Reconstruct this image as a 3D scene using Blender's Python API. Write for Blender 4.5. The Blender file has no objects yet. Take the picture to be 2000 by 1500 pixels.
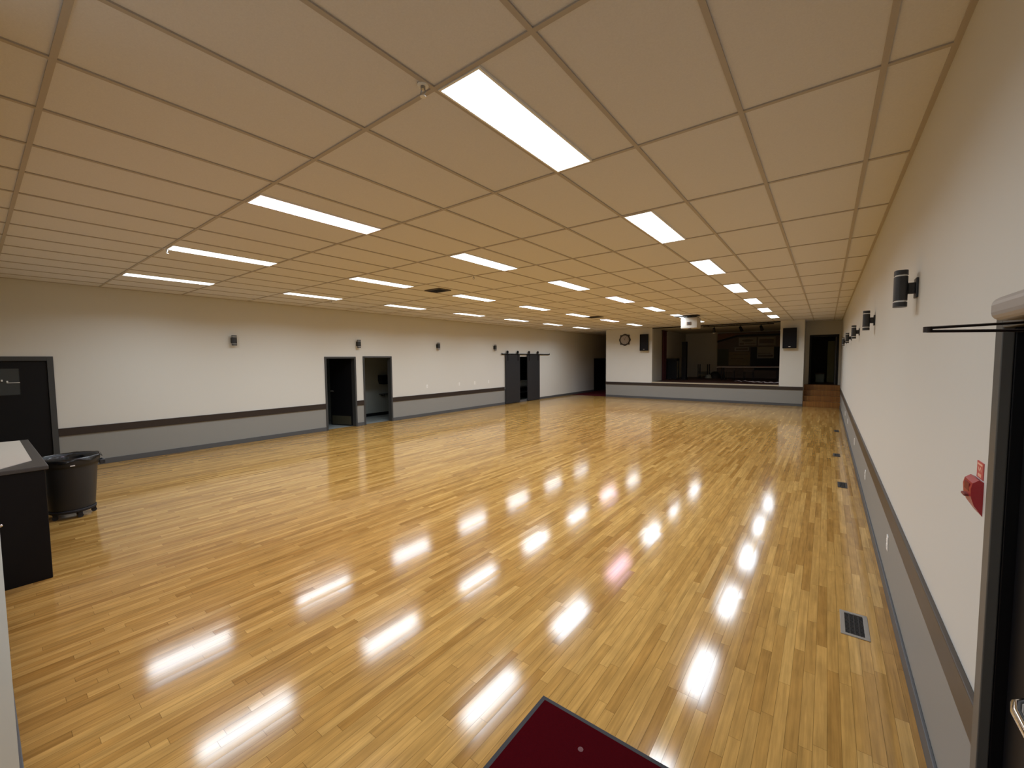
import bpy, bmesh, math, random
from mathutils import Matrix, Vector
random.seed(7)
sc = bpy.context.scene
COL = sc.collection
PI = math.pi

# ------------------------------------------------------------------ camera, world, exposure
H = 1.88            # camera height
CZ = 3.2718         # ceiling height
cam_data = bpy.data.cameras.new('camera')
cam = bpy.data.objects.new('camera', cam_data)
COL.objects.link(cam)
right = Vector((0.7957602894633835, 0.605551500550853, -0.008540602658022263))
down = Vector((0.029158758521003213, -0.05239623159263079, -0.9982005819054631))
fwd = Vector((-0.6049093556183983, 0.7940793506290801, -0.05935197039553582))
m = Matrix((right, -down, -fwd)).transposed().to_4x4()
m.translation = Vector((0, 0, H))
cam.matrix_world = m
cam_data.sensor_fit = 'HORIZONTAL'
cam_data.sensor_width = 36.0
cam_data.lens = 36.0 * 806.372 / 2000.0
cam_data.clip_start = 0.02
cam_data.clip_end = 100
sc.camera = cam

w = bpy.data.worlds.new('world')
sc.world = w
w.use_nodes = True
w.node_tree.nodes['Background'].inputs[0].default_value = (0.9, 0.85, 0.75, 1)
w.node_tree.nodes['Background'].inputs[1].default_value = 0.0

sc.view_settings.view_transform = 'Standard'
sc.view_settings.look = 'None'
sc.view_settings.gamma = 1
sc.view_settings.exposure = 0.0
sc.view_settings.use_curve_mapping = False
sc.cycles.use_denoising = True
sc.cycles.max_bounces = 8
sc.cycles.diffuse_bounces = 5
sc.cycles.glossy_bounces = 4
sc.cycles.caustics_reflective = False
sc.cycles.caustics_refractive = False
sc.cycles.sample_clamp_indirect = 4.0

LAMP_W = 28.6        # watts of one ceiling light
GLOW = 3.5           # radiance of its diffuser at wide angles
LAMP_COL = (.84, .95, 1.08)

# ------------------------------------------------------------------ materials
def srgb(r, g, b):
    def f(c):
        c /= 255.0
        return c / 12.92 if c <= 0.04045 else ((c + 0.055) / 1.055) ** 2.4
    return (f(r), f(g), f(b), 1)

MATS = {}
def mat(name, col, rough=0.6, metal=0.0, spec=0.4, emis=None, estr=0.0, noise=0.0, nscale=20.0, bump=0.0, coat=0.0):
    if name in MATS:
        return MATS[name]
    mt = bpy.data.materials.new(name)
    mt.use_nodes = True
    nt = mt.node_tree
    b = nt.nodes['Principled BSDF']
    b.inputs['Base Color'].default_value = col
    b.inputs['Roughness'].default_value = rough
    b.inputs['Metallic'].default_value = metal
    b.inputs['Specular IOR Level'].default_value = spec
    b.inputs['Coat Weight'].default_value = coat
    if emis:
        b.inputs['Emission Color'].default_value = emis
        b.inputs['Emission Strength'].default_value = estr
    if noise or bump:
        tc = nt.nodes.new('ShaderNodeTexCoord')
        nz = nt.nodes.new('ShaderNodeTexNoise')
        nz.inputs['Scale'].default_value = nscale
        nz.inputs['Detail'].default_value = 4
        nt.links.new(tc.outputs['Object'], nz.inputs['Vector'])
        if noise:
            mr = nt.nodes.new('ShaderNodeMapRange')
            mr.inputs['To Min'].default_value = 1 - noise
            mr.inputs['To Max'].default_value = 1 + noise
            nt.links.new(nz.outputs['Fac'], mr.inputs['Value'])
            mx = nt.nodes.new('ShaderNodeMix')
            mx.data_type = 'RGBA'
            mx.blend_type = 'MULTIPLY'
            mx.inputs['Factor'].default_value = 1
            mx.inputs[6].default_value = col
            nt.links.new(mr.outputs['Result'], mx.inputs[7])
            nt.links.new(mx.outputs[2], b.inputs['Base Color'])
        if bump:
            bp = nt.nodes.new('ShaderNodeBump')
            bp.inputs['Strength'].default_value = bump
            bp.inputs['Distance'].default_value = 0.003
            nt.links.new(nz.outputs['Fac'], bp.inputs['Height'])
            nt.links.new(bp.outputs['Normal'], b.inputs['Normal'])
    MATS[name] = mt
    return mt

class NB:
    """tiny node builder"""
    def __init__(s, mt):
        s.nt = mt.node_tree
    def n(s, t, **kw):
        x = s.nt.nodes.new(t)
        for k, v in kw.items():
            setattr(x, k, v)
        return x
    def put(s, sock, v):
        if isinstance(v, bpy.types.NodeSocket):
            s.nt.links.new(v, sock)
        else:
            sock.default_value = v
    def math(s, op, a, b=0.0, c=None):
        x = s.n('ShaderNodeMath', operation=op)
        s.put(x.inputs[0], a); s.put(x.inputs[1], b)
        if c is not None: s.put(x.inputs[2], c)
        return x.outputs[0]
    def white(s, x, y):
        cb = s.n('ShaderNodeCombineXYZ')
        s.put(cb.inputs[0], x); s.put(cb.inputs[1], y)
        wn = s.n('ShaderNodeTexWhiteNoise', noise_dimensions='3D')
        s.nt.links.new(cb.outputs[0], wn.inputs['Vector'])
        return wn.outputs['Value'], wn.outputs['Color']
    def mix(s, f, a, b, blend='MIX'):
        x = s.n('ShaderNodeMix', data_type='RGBA', blend_type=blend)
        s.put(x.inputs['Factor'], f); s.put(x.inputs[6], a); s.put(x.inputs[7], b)
        return x.outputs[2]

def wood_floor(name, ramp, width=0.056, length=0.75, rough=0.115, tilt=0.004, spec=0.41):
    mt = bpy.data.materials.new(name); mt.use_nodes = True
    nb = NB(mt); nt = mt.node_tree; b = nt.nodes['Principled BSDF']
    tc = nb.n('ShaderNodeTexCoord')
    sp = nb.n('ShaderNodeSeparateXYZ'); nt.links.new(tc.outputs['Object'], sp.inputs[0])
    X, Y = sp.outputs[0], sp.outputs[1]
    u = nb.math('DIVIDE', X, width)
    row = nb.math('FLOOR', u)
    r1, _ = nb.white(row, 3.7)
    r2, _ = nb.white(row, 9.1)
    ln = nb.math('MULTIPLY_ADD', r2, length * 0.9, length * 0.6)
    v = nb.math('DIVIDE', nb.math('MULTIPLY_ADD', r1, 7.0, Y), ln)
    seg = nb.math('FLOOR', v)
    idv, idc = nb.white(row, seg)
    id2, _ = nb.white(nb.math('ADD', row, 0.37), nb.math('ADD', seg, 0.71))
    # tone per board
    cr = nb.n('ShaderNodeValToRGB')
    nt.links.new(idv, cr.inputs[0])
    els = cr.color_ramp.elements
    els[0].position, els[0].color = 0.0, ramp[0]
    els[1].position, els[1].color = 1.0, ramp[-1]
    for i, c in enumerate(ramp[1:-1], 1):
        e = els.new(i / (len(ramp) - 1)); e.color = c
    # grain: noise stretched along the boards
    cb = nb.n('ShaderNodeCombineXYZ')
    nb.put(cb.inputs[0], nb.math('MULTIPLY', X, 55.0)); nb.put(cb.inputs[1], nb.math('MULTIPLY', Y, 2.2)); nb.put(cb.inputs[2], nb.math('MULTIPLY', idv, 50.0))
    nz = nb.n('ShaderNodeTexNoise'); nz.inputs['Scale'].default_value = 1.0; nz.inputs['Detail'].default_value = 5
    nz.inputs['Roughness'].default_value = 0.6
    nt.links.new(cb.outputs[0], nz.inputs['Vector'])
    mr = nb.n('ShaderNodeMapRange'); mr.inputs['From Min'].default_value = .3; mr.inputs['From Max'].default_value = .7
    mr.inputs['To Min'].default_value = 0.74; mr.inputs['To Max'].default_value = 1.15
    nt.links.new(nz.outputs['Fac'], mr.inputs['Value'])
    # soft figure blotches
    cb2 = nb.n('ShaderNodeCombineXYZ')
    nb.put(cb2.inputs[0], nb.math('MULTIPLY', X, 14.0)); nb.put(cb2.inputs[1], nb.math('MULTIPLY', Y, 5.0)); nb.put(cb2.inputs[2], nb.math('MULTIPLY', id2, 90.0))
    nz2 = nb.n('ShaderNodeTexNoise'); nz2.inputs['Scale'].default_value = 1.0; nz2.inputs['Detail'].default_value = 2
    nt.links.new(cb2.outputs[0], nz2.inputs['Vector'])
    mr2 = nb.n('ShaderNodeMapRange'); mr2.inputs['From Min'].default_value = .3; mr2.inputs['From Max'].default_value = .75
    mr2.inputs['To Min'].default_value = 1.08; mr2.inputs['To Max'].default_value = 0.84
    nt.links.new(nz2.outputs['Fac'], mr2.inputs['Value'])
    c1 = nb.mix(1.0, cr.outputs[0], mr.outputs[0], 'MULTIPLY')
    c2 = nb.mix(1.0, c1, mr2.outputs[0], 'MULTIPLY')
    # seams
    fu = nb.math('FRACT', u); fv = nb.math('FRACT', v)
    eu = nb.math('MINIMUM', fu, nb.math('SUBTRACT', 1.0, fu))
    ev = nb.math('MULTIPLY', nb.math('MINIMUM', fv, nb.math('SUBTRACT', 1.0, fv)), nb.math('DIVIDE', ln, width))
    ed = nb.math('MINIMUM', eu, ev)
    seam = nb.n('ShaderNodeMapRange'); seam.inputs['From Min'].default_value = 0.0; seam.inputs['From Max'].default_value = 0.03
    seam.inputs['To Min'].default_value = 0.35; seam.inputs['To Max'].default_value = 1.0
    nt.links.new(ed, seam.inputs['Value'])
    c3 = nb.mix(1.0, c2, seam.outputs[0], 'MULTIPLY')
    nt.links.new(c3, b.inputs['Base Color'])
    b.inputs['Roughness'].default_value = rough
    b.inputs['Specular IOR Level'].default_value = spec
    # every board lies a hair out of level, so the reflections break at the seams
    sub = nb.n('ShaderNodeVectorMath', operation='SUBTRACT'); nt.links.new(idc, sub.inputs[0]); sub.inputs[1].default_value = (.5, .5, .5)
    sq = nb.n('ShaderNodeVectorMath', operation='MULTIPLY'); nt.links.new(sub.outputs[0], sq.inputs[0]); nt.links.new(sub.outputs[0], sq.inputs[1])
    cu = nb.n('ShaderNodeVectorMath', operation='MULTIPLY'); nt.links.new(sq.outputs[0], cu.inputs[0]); nt.links.new(sub.outputs[0], cu.inputs[1])
    mul = nb.n('ShaderNodeVectorMath', operation='MULTIPLY'); nt.links.new(cu.outputs[0], mul.inputs[0]); mul.inputs[1].default_value = (tilt * 17, tilt * 1.0, 0)
    sps = nb.n('ShaderNodeMapRange'); sps.inputs['From Min'].default_value = 0.0; sps.inputs['From Max'].default_value = 0.03
    sps.inputs['To Min'].default_value = 0.08; sps.inputs['To Max'].default_value = spec
    nt.links.new(ed, sps.inputs['Value']); nt.links.new(sps.outputs[0], b.inputs['Specular IOR Level'])
    # shallow cupping across each board
    cup = nb.n('ShaderNodeCombineXYZ'); nb.put(cup.inputs[0], nb.math('MULTIPLY', nb.math('SUBTRACT', fu, 0.5), tilt * 0.5))
    geo = nb.n('ShaderNodeNewGeometry')
    a1 = nb.n('ShaderNodeVectorMath', operation='ADD'); nt.links.new(geo.outputs['Normal'], a1.inputs[0]); nt.links.new(mul.outputs[0], a1.inputs[1])
    a2 = nb.n('ShaderNodeVectorMath', operation='ADD'); nt.links.new(a1.outputs[0], a2.inputs[0]); nt.links.new(cup.outputs[0], a2.inputs[1])
    nr = nb.n('ShaderNodeVectorMath', operation='NORMALIZE'); nt.links.new(a2.outputs[0], nr.inputs[0])
    nt.links.new(nr.outputs[0], b.inputs['Normal'])
    return mt

M_WOOD = wood_floor('maple_boards', [(.335, .172, .040, 1), (.40, .217, .056, 1), (.435, .243, .065, 1), (.47, .268, .075, 1), (.535, .318, .095, 1)])
M_STEP = wood_floor('stair_boards', [(.24, .095, .02, 1), (.30, .13, .03, 1)], rough=.3, tilt=.004)
M_STAGE = mat('stage_boards', srgb(74, 46, 38), .5, noise=.2, nscale=6)
M_CARPET = mat('red_carpet', srgb(80, 22, 26), .95, spec=.1, noise=.2, nscale=120)
M_TILEGREY = mat('grey_vinyl', srgb(140, 145, 142), .4, noise=.06, nscale=8)

WALLC = (.63, .62, .57, 1)
GREYC = (.26, .258, .238, 1)
M_WALL = mat('beige_wall_paint', WALLC, .55, spec=.3, noise=.02, nscale=3, bump=.03)
def two_tone(name, zsplit, yend=None):
    mt = bpy.data.materials.new(name); mt.use_nodes = True
    nb = NB(mt); nt = mt.node_tree; b = nt.nodes['Principled BSDF']
    geo = nb.n('ShaderNodeNewGeometry'); sp = nb.n('ShaderNodeSeparateXYZ'); nt.links.new(geo.outputs['Position'], sp.inputs[0])
    f = nb.math('LESS_THAN', sp.outputs[2], zsplit)
    if yend is not None:
        f = nb.math('MULTIPLY', f, nb.math('LESS_THAN', sp.outputs[1], yend))
    nt.links.new(nb.mix(f, WALLC, GREYC), b.inputs['Base Color'])
    b.inputs['Roughness'].default_value = .5
    b.inputs['Specular IOR Level'].default_value = .3
    return mt
M_WALL_L = two_tone('two_tone_wall_paint_left', .64, 13.6)
M_WALL_R = two_tone('two_tone_wall_paint_right', .64)
M_GREY = mat('grey_wainscot_paint', GREYC, .5, spec=.3)
M_CEIL = mat('ceiling_tile', (.70, .70, .73, 1), .9, spec=.1, noise=.07, nscale=130, bump=.25)
M_TEE = mat('ceiling_tee', (.46, .42, .38, 1), .6, spec=.2)
M_RAIL = mat('espresso_rail', (.030, .021, .017, 1), .4, noise=.15, nscale=15)
M_RAIL_LIT = mat('rail_lit_copy', (.062, .048, .037, 1), .4, noise=.15, nscale=15)  # lighter copy of the espresso rail, lamp light put into its colour
M_BASE = mat('grey_baseboard', (.085, .086, .087, 1), .5)
M_FRAME = mat('charcoal_door_frame', (.045, .047, .047, 1), .45)
M_BLACK = mat('black_paint', (.006, .006, .007, 1), .5, spec=.2)
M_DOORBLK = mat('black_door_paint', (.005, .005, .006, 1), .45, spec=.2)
M_BARN = mat('charcoal_barn_door', (.022, .022, .024, 1), .5, spec=.3, noise=.1, nscale=5)
M_SCONCE = mat('sconce_metal', (.026, .027, .029, 1), .45, spec=.4)
M_SCGLASS = mat('sconce_glass', (.75, .74, .7, 1), .3)
M_WHITE = mat('white_plastic', (.8, .79, .75, 1), .4)
M_TROFFER = mat('white_enamel', (.85, .85, .83, 1), .4)
M_LIT = mat('lit_diffuser', (.9, .9, .9, 1), .5, emis=(.86, .95, 1, 1), estr=GLOW)
M_LITPINK = mat('lit_diffuser_pinkish', (.9, .85, .9, 1), .5, emis=(1, .86, 1, 1), estr=GLOW)
for _m in (M_LIT, M_LITPINK):
    _m.cycles.emission_sampling = 'FRONT'
M_STEEL = mat('brushed_aluminium', (.42, .41, .39, 1), .35, metal=.8)
M_SILVER = mat('silver_paint', (.40, .37, .34, 1), .4, metal=.3)
M_CHROME = mat('chrome', (.75, .74, .72, 1), .12, metal=1)
M_DARKGRILLE = mat('dark_grille', (.018, .015, .013, 1), .6)
M_VENTBR = mat('brown_vent', (.10, .075, .05, 1), .6)
M_RED = mat('red_alarm_paint', (.32, .012, .018, 1), .3, spec=.5)
M_REDSIGN = mat('red_sign', (.50, .09, .08, 1), .5)
M_PALE = mat('pale_mark', (.72, .42, .30, 1), .5)
M_RUBBER = mat('black_rubber', (.018, .017, .018, 1), .7)
M_MAT = mat('dark_red_mat_pile', (.042, .0015, .003, 1), 1.0, spec=.02, noise=.25, nscale=220, bump=.4)
M_CAN = mat('grey_can_plastic', (.036, .039, .043, 1), .45, spec=.3)
M_BAG = mat('black_bag_film', (.009, .009, .009, 1), .22, spec=.5)
M_LAMIN = mat('white_laminate', (.62, .58, .50, 1), .4)
M_CTOP = mat('charcoal_edge', (.06, .058, .055, 1), .4)
M_GLASS = mat('dark_glass', (.035, .04, .04, 1), .25, spec=.5)
M_SPKBAND = mat('speaker_grille', (.009, .009, .012, 1), .8, spec=.2)
M_CLOCKF = mat('clock_face', (.36, .33, .32, 1), .4)
M_CLOCKR = mat('clock_frame_wood', (.025, .016, .009, 1), .4)
M_PROJ = mat('projector_shell', (.40, .365, .31, 1), .5)
M_OLIVE = mat('stage_wall_paint', (.52, .50, .44, 1), .8, spec=.15)
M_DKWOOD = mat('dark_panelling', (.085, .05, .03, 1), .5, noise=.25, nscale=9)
M_REDWOOD = mat('red_brown_boards', (.17, .07, .035, 1), .6, noise=.2, nscale=12)
M_POSTER = mat('poster_paper', (.27, .25, .20, 1), .7)
M_POSTERB = mat('tan_board', (.20, .155, .085, 1), .7, noise=.15, nscale=6)
M_CURTAIN = mat('maroon_cloth', (.07, .015, .017, 1), .9)
M_PAPER = mat('white_sheet', (.62, .55, .55, 1), .7)
M_TABLE = mat('table_laminate', (.24, .185, .15, 1), .4)
M_LIP = mat('stage_lip_paint', (.40, .35, .25, 1), .5)
M_BACKWALL = mat('washroom_paint', (.30, .32, .29, 1), .6)
M_YELW = mat('olive_wall_paint', (.24, .24, .13, 1), .6)
M_BROWN = mat('brown_door_face', (.10, .055, .03, 1), .5)
M_GREENBOX = mat('grey_green_plastic', (.2, .25, .22, 1), .5)

# ------------------------------------------------------------------ mesh helpers
class MB:
    def __init__(s):
        s.v = []; s.f = []; s.mi = []; s.sm = []
    def add(s, vs, fs, mi=0, smooth=False, M=None):
        o = len(s.v)
        for p in vs:
            p = Vector(p)
            if M is not None: p = M @ p
            s.v.append(p)
        for f in fs:
            s.f.append(tuple(i + o for i in f)); s.mi.append(mi); s.sm.append(smooth)
        return s
    def box(s, x0, x1, y0, y1, z0, z1, mi=0, bev=0.0, M=None, seg=2):
        x0, x1 = min(x0, x1), max(x0, x1); y0, y1 = min(y0, y1), max(y0, y1); z0, z1 = min(z0, z1), max(z0, z1)
        if bev <= 0:
            vs = [(x0,y0,z0),(x1,y0,z0),(x1,y1,z0),(x0,y1,z0),(x0,y0,z1),(x1,y0,z1),(x1,y1,z1),(x0,y1,z1)]
            fs = [(0,3,2,1),(4,5,6,7),(0,1,5,4),(1,2,6,5),(2,3,7,6),(3,0,4,7)]
            return s.add(vs, fs, mi, False, M)
        bm = bmesh.new()
        bmesh.ops.create_cube(bm, size=1)
        for v in bm.verts:
            v.co = Vector(((x0+x1)/2 + v.co.x*(x1-x0), (y0+y1)/2 + v.co.y*(y1-y0), (z0+z1)/2 + v.co.z*(z1-z0)))
        bmesh.ops.bevel(bm, geom=bm.edges[:], offset=min(bev, .49*min(x1-x0, y1-y0, z1-z0)), segments=seg, affect='EDGES', profile=.5)
        bm.verts.index_update()
        s.add([v.co.copy() for v in bm.verts], [[v.index for v in f.verts] for f in bm.faces], mi, False, M)
        bm.free()
        return s
    def cyl(s, a, b, r, r2=None, n=20, mi=0, caps=True, smooth=True):
        a, b = Vector(a), Vector(b); r2 = r if r2 is None else r2
        d = (b - a).normalized()
        t = Vector((0, 0, 1)) if abs(d.z) < .9 else Vector((1, 0, 0))
        p = d.cross(t).normalized(); q = d.cross(p)
        vs = []
        for c, rr in ((a, r), (b, r2)):
            for i in range(n):
                g = 2*PI*i/n
                vs.append(c + p*math.cos(g)*rr + q*math.sin(g)*rr)
        fs = [(i, (i+1) % n, n+(i+1) % n, n+i) for i in range(n)]
        s.add(vs, fs, mi, smooth)
        if caps:
            s.add(vs[:n], [tuple(range(n))[::-1]], mi); s.add(vs[n:], [tuple(range(n))], mi)
        return s
    def tube(s, pts, r, n=10, mi=0):
        pts = [Vector(p) for p in pts]
        rings = []
        for i, p in enumerate(pts):
            d = (pts[min(i+1, len(pts)-1)] - pts[max(i-1, 0)]).normalized()
            t = Vector((0, 0, 1)) if abs(d.z) < .9 else Vector((1, 0, 0))
            a = d.cross(t).normalized(); b = d.cross(a)
            rings.append([p + a*math.cos(2*PI*k/n)*r + b*math.sin(2*PI*k/n)*r for k in range(n)])
        vs = [v for q in rings for v in q]
        fs = []
        for i in range(len(pts)-1):
            for k in range(n):
                fs.append((i*n+k, i*n+(k+1) % n, (i+1)*n+(k+1) % n, (i+1)*n+k))
        s.add(vs, fs, mi, True)
        s.add(rings[0], [tuple(range(n))], mi); s.add(rings[-1], [tuple(range(n))[::-1]], mi)
        return s
    def lathe(s, prof, c=(0, 0, 0), n=40, mi=0, axis='z'):
        vs = []
        for (r, z) in prof:
            for k in range(n):
                g = 2*PI*k/n
                p = (r*math.cos(g), r*math.sin(g), z)
                if axis == 'y': p = (p[0], p[2], p[1])
                if axis == 'x': p = (p[2], p[0], p[1])
                vs.append((c[0]+p[0], c[1]+p[1], c[2]+p[2]))
        fs = []
        for i in range(len(prof)-1):
            for k in range(n):
                fs.append((i*n+k, i*n+(k+1) % n, (i+1)*n+(k+1) % n, (i+1)*n+k))
        return s.add(vs, fs, mi, True)
    def prism(s, poly, t0, t1, axis='y', mi=0):
        """extrude a 2-D outline: axis y -> (x,z) outline, axis x -> (y,z), axis z -> (x,y)"""
        n = len(poly)
        def P(a, b, t):
            return {'y': (a, t, b), 'x': (t, a, b), 'z': (a, b, t)}[axis]
        vs = [P(a, b, t0) for a, b in poly] + [P(a, b, t1) for a, b in poly]
        fs = [(i, (i+1) % n, n+(i+1) % n, n+i) for i in range(n)] + [tuple(range(n))[::-1], tuple(range(n, 2*n))]
        return s.add(vs, fs, mi)

ORIG = {}
def link(name, data=None):
    o = bpy.data.objects.new(name, data); COL.objects.link(o); return o
def obj(name, mb, mats, parent=None, loc=None):
    """one mesh object; mb is in world coordinates"""
    if not isinstance(mats, (list, tuple)): mats = [mats]
    base = ORIG[parent.name] if parent is not None else Vector(loc if loc is not None else (0, 0, 0))
    me = bpy.data.meshes.new(name)
    me.from_pydata([tuple(v - base) for v in mb.v], [], mb.f)
    for mt in mats: me.materials.append(mt)
    for p, i, sm in zip(me.polygons, mb.mi, mb.sm):
        p.material_index = i; p.use_smooth = sm
    bm = bmesh.new(); bm.from_mesh(me); bmesh.ops.recalc_face_normals(bm, faces=bm.faces[:]); bm.to_mesh(me); bm.free()
    o = link(name, me)
    if parent is not None: o.parent = parent
    else: o.location = base
    ORIG[o.name] = base
    return o
def tag(o, label=None, cat=None, group=None, kind=None):
    if label: o['label'] = label
    if cat: o['category'] = cat
    if group: o['group'] = group
    if kind: o['kind'] = kind
    return o
def thing(name, loc, label, cat, group=None):
    o = link(name); o.location = loc; o.empty_display_size = .1
    ORIG[o.name] = Vector(loc)
    return tag(o, label, cat, group)
def struct(name, mb, mats, parent=None, label=None):
    o = obj(name, mb, mats, parent)
    if parent is None: o['kind'] = 'structure'
    if label: o['label'] = label
    return o
def sroot(name, loc, label=None):
    o = link(name); o.location = loc; ORIG[o.name] = Vector(loc); o['kind'] = 'structure'
    if label: o['label'] = label
    return o
def copy_tree(o, loc=None, parent=None):
    c = o.copy(); COL.objects.link(c)
    if parent is not None: c.parent = parent
    if loc is not None: c.location = loc
    for ch in [x for x in o.children]: copy_tree(ch, None, c)
    return c

# ------------------------------------------------------------------ room dimensions
XL, XR = -10.69, 0.433
YS = 19.1            # stage front
YB = -1.7            # back of the vestibule
YE = 25.2            # far end
SZ = 0.79            # stage floor height
PXL, PXR = -8.69, -0.69   # stage block, left and right faces

# ------------------------------------------------------------------ floor
struct('floor', MB().box(XL - .15, XR + .15, YB, YS + .02, -.1, 0), M_WOOD, label='glossy golden maple strip floor of the hall')
struct('floor_passage', MB().box(XL - .15, PXL, YS + .02, YE, -.1, 0), M_CARPET, label='dark red carpet in the passage left of the stage')
struct('floor_washroom', MB().box(-14.0, XL - .15, 4.9, 9.6, -.1, -.002), M_TILEGREY, label='grey floor of the washrooms behind the left wall')
struct('floor_closet', MB().box(-12.6, XL - .15, 13.2, 16.6, -.1, -.002), M_TILEGREY, label='floor of the closet behind the barn doors')

# ------------------------------------------------------------------ ceiling with tee grid
ceil = struct('ceiling', MB().box(-14.0, XR + .15, YB, YE + .3, CZ + .008, CZ + .1), M_CEIL, label='beige acoustic tile drop ceiling')
T = .6096
GX0, GY0 = -1.649, 1.5256
tees = MB()
x = GX0 + 3 * T
while x > XL:
    if x < XR: tees.box(x - .0125, x + .0125, YB, YE, CZ, CZ + .009)
    x -= T
y = GY0 - 2 * 2 * T
while y < YE:
    tees.box(XL, XR, y - .0125, y + .0125, CZ + .0003, CZ + .0092)
    y += 2 * T
obj('tee_grid', tees, M_TEE, ceil)
struct('trim_20', MB().box(XR - .024, XR, YB, 20.3, CZ - .001, CZ + .010), M_TEE, label='wall angle of the ceiling along the right wall')
struct('trim_21', MB().box(XL, XL + .024, YB, YE, CZ - .001, CZ + .010), M_TEE, label='wall angle of the ceiling along the left wall')

# ------------------------------------------------------------------ walls
def wall_x(mb, x0, x1, ya, yb, z1, holes):
    """wall parallel to y with openings (y0,y1,z0,z1)"""
    cur = ya
    for (h0, h1, hz0, hz1) in sorted(holes):
        if h0 > cur: mb.box(x0, x1, cur, h0, 0, z1)
        if hz0 > 0: mb.box(x0, x1, h0, h1, 0, hz0)
        mb.box(x0, x1, h0, h1, hz1, z1)
        cur = h1
    if cur < yb: mb.box(x0, x1, cur, yb, 0, z1)
    return mb
TOP = CZ + .008
struct('wall_left', wall_x(MB(), XL - .15, XL, YB, YE, TOP, [(.045, .82, 0, 1.96), (5.80, 6.64, 0, 1.96), (6.945, 7.865, 0, 1.975), (14.1, 15.5, 0, 2.0), (21.9, 23.3, 0, 1.86)]), M_WALL_L, label='long beige wall with grey lower band on the left')
struct('wall_right', wall_x(MB(), XR, XR + .15, YB, YE, TOP, [(.92, 1.850, 0, 1.965)]), M_WALL_R, label='long beige wall with grey lower band on the right')
struct('wall_near', MB().box(XL, -2.62, -.12, .04, 0, TOP).box(-2.77, -2.62, YB, -.12, 0, TOP), M_WALL, label='near beige wall at the left edge')
struct('wall_vestibule', MB().box(-2.77, XR, YB - .15, YB, 0, TOP), M_WALL)
struct('wall_far_passage', MB().box(XL, PXL, YE - .1, YE, 0, TOP), M_DKWOOD, label='end wall of the passage left of the stage, coloured dark to dim it')  # dark colour picked to cut bounced light in the passage

# stage block
struct('wall_stage_front', MB().box(PXL, PXR, YS, YS + .14, 0, .735), M_GREY, label='low grey wall under the stage edge')
struct('wall_stage_left', MB().box(PXL, -6.42, YS, YS + .16, SZ - .05, TOP), M_WALL, label='pale wall section left of the stage opening')
struct('wall_passage', MB().box(PXL, PXL + .12, YS + .16, YE - .1, 0, TOP), M_DKWOOD, label='unseen side of the stage block, coloured dark to dim the passage')  # unseen face, coloured dark so less light bounces into the passage
struct('wall_stage_right', MB().box(-1.46, PXR, YS, YS + .16, SZ - .05, TOP).box(PXR - .1, PXR, YS + .16, 20.3, SZ - .05, TOP).box(PXR - .1, PXR, YS + .14, 20.3, 0, SZ - .05), M_WALL, label='pale pier right of the stage opening')
struct('floor_stage', MB().box(PXL + .12, PXR - .1, YS + .14, YE, .70, SZ), M_STAGE, label='dark wooden stage floor')
struct('wall_stage_wing', MB().box(-6.62, -6.5, YS + .16, YE - .1, SZ, CZ - .012), M_OLIVE, label='left side wall inside the stage')
struct('wall_stage_back', MB().box(-6.5, PXR - .1, YE - .1, YE, SZ, CZ - .012), M_OLIVE, label='back wall of the stage')
struct('wall_stage_inner', MB().box(PXR - .22, PXR - .1, YS + .16, YE - .1, SZ, CZ - .012), M_OLIVE)
struct('ceiling_stage', MB().box(-6.62, PXR - .1, YS + .16, YE, CZ - .012, CZ + .0), M_OLIVE, label='plain ceiling over the stage')
struct('trim_22', MB().box(-6.42, -1.46, YS + .02, YS + .10, CZ - .035, CZ), M_BLACK, label='dark strip along the ceiling edge at the stage opening')

# right-hand steps up beside the stage and the doorway above them
for i in range(4):
    pass
st = sroot('stairs_right', (-.13, YS + .05, 0), 'brown wooden steps rising beside the stage')
for i in range(4):
    obj('step', MB().box(PXR + .001, XR - .001, YS + .05 + .28 * i, YS + .05 + .28 * (i + 1) + (.0 if i < 3 else .1), 0 if i == 0 else .1, SZ / 4 * (i + 1)), M_STEP, st)
YD = 20.3
wb = MB()
wb.box(PXR, -.56, YD, YD + .12, SZ, TOP).box(-.56, .36, YD, YD + .12, 2.74, TOP).box(.36, XR, YD, YD + .12, SZ, TOP)
struct('wall_far_right', wb, M_OLIVE, label='end wall with doorway at the top of the steps')
struct('floor_back_room', MB().box(PXR - .1, XR, YD + .0, YE, SZ - .1, SZ - .001), M_STAGE)
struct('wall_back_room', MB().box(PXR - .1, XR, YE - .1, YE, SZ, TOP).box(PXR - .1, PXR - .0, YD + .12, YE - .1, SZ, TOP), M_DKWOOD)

# washrooms behind door 1 and 2, and the closet behind the barn doors
wr = MB()
wr.box(-14.0, -13.9, 4.9, 9.6, 0, TOP).box(-13.9, XL - .15, 4.9, 5.0, 0, TOP).box(-13.9, XL - .15, 9.5, 9.6, 0, TOP)
struct('wall_washroom', wr, M_BACKWALL, label='grey wall of the washrooms')
struct('wall_washroom_middle', MB().box(-13.9, XL - .15, 6.76, 6.84, 0, TOP), M_BACKWALL)
struct('wall_washroom_screen', MB().box(-12.35, -12.25, 6.84, 9.5, 0, TOP), M_BACKWALL, label='grey screen wall facing the second doorway')
struct('baseboard_washroom', MB().box(-12.25, -12.238, 6.84, 9.5, 0, .1), M_BLACK)
struct('wall_closet', MB().box(-12.6, -12.5, 13.2, 16.6, 0, TOP).box(-12.5, XL - .15, 13.2, 13.3, 0, TOP).box(-12.5, XL - .15, 16.5, 16.6, 0, TOP), M_DOORBLK)

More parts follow.
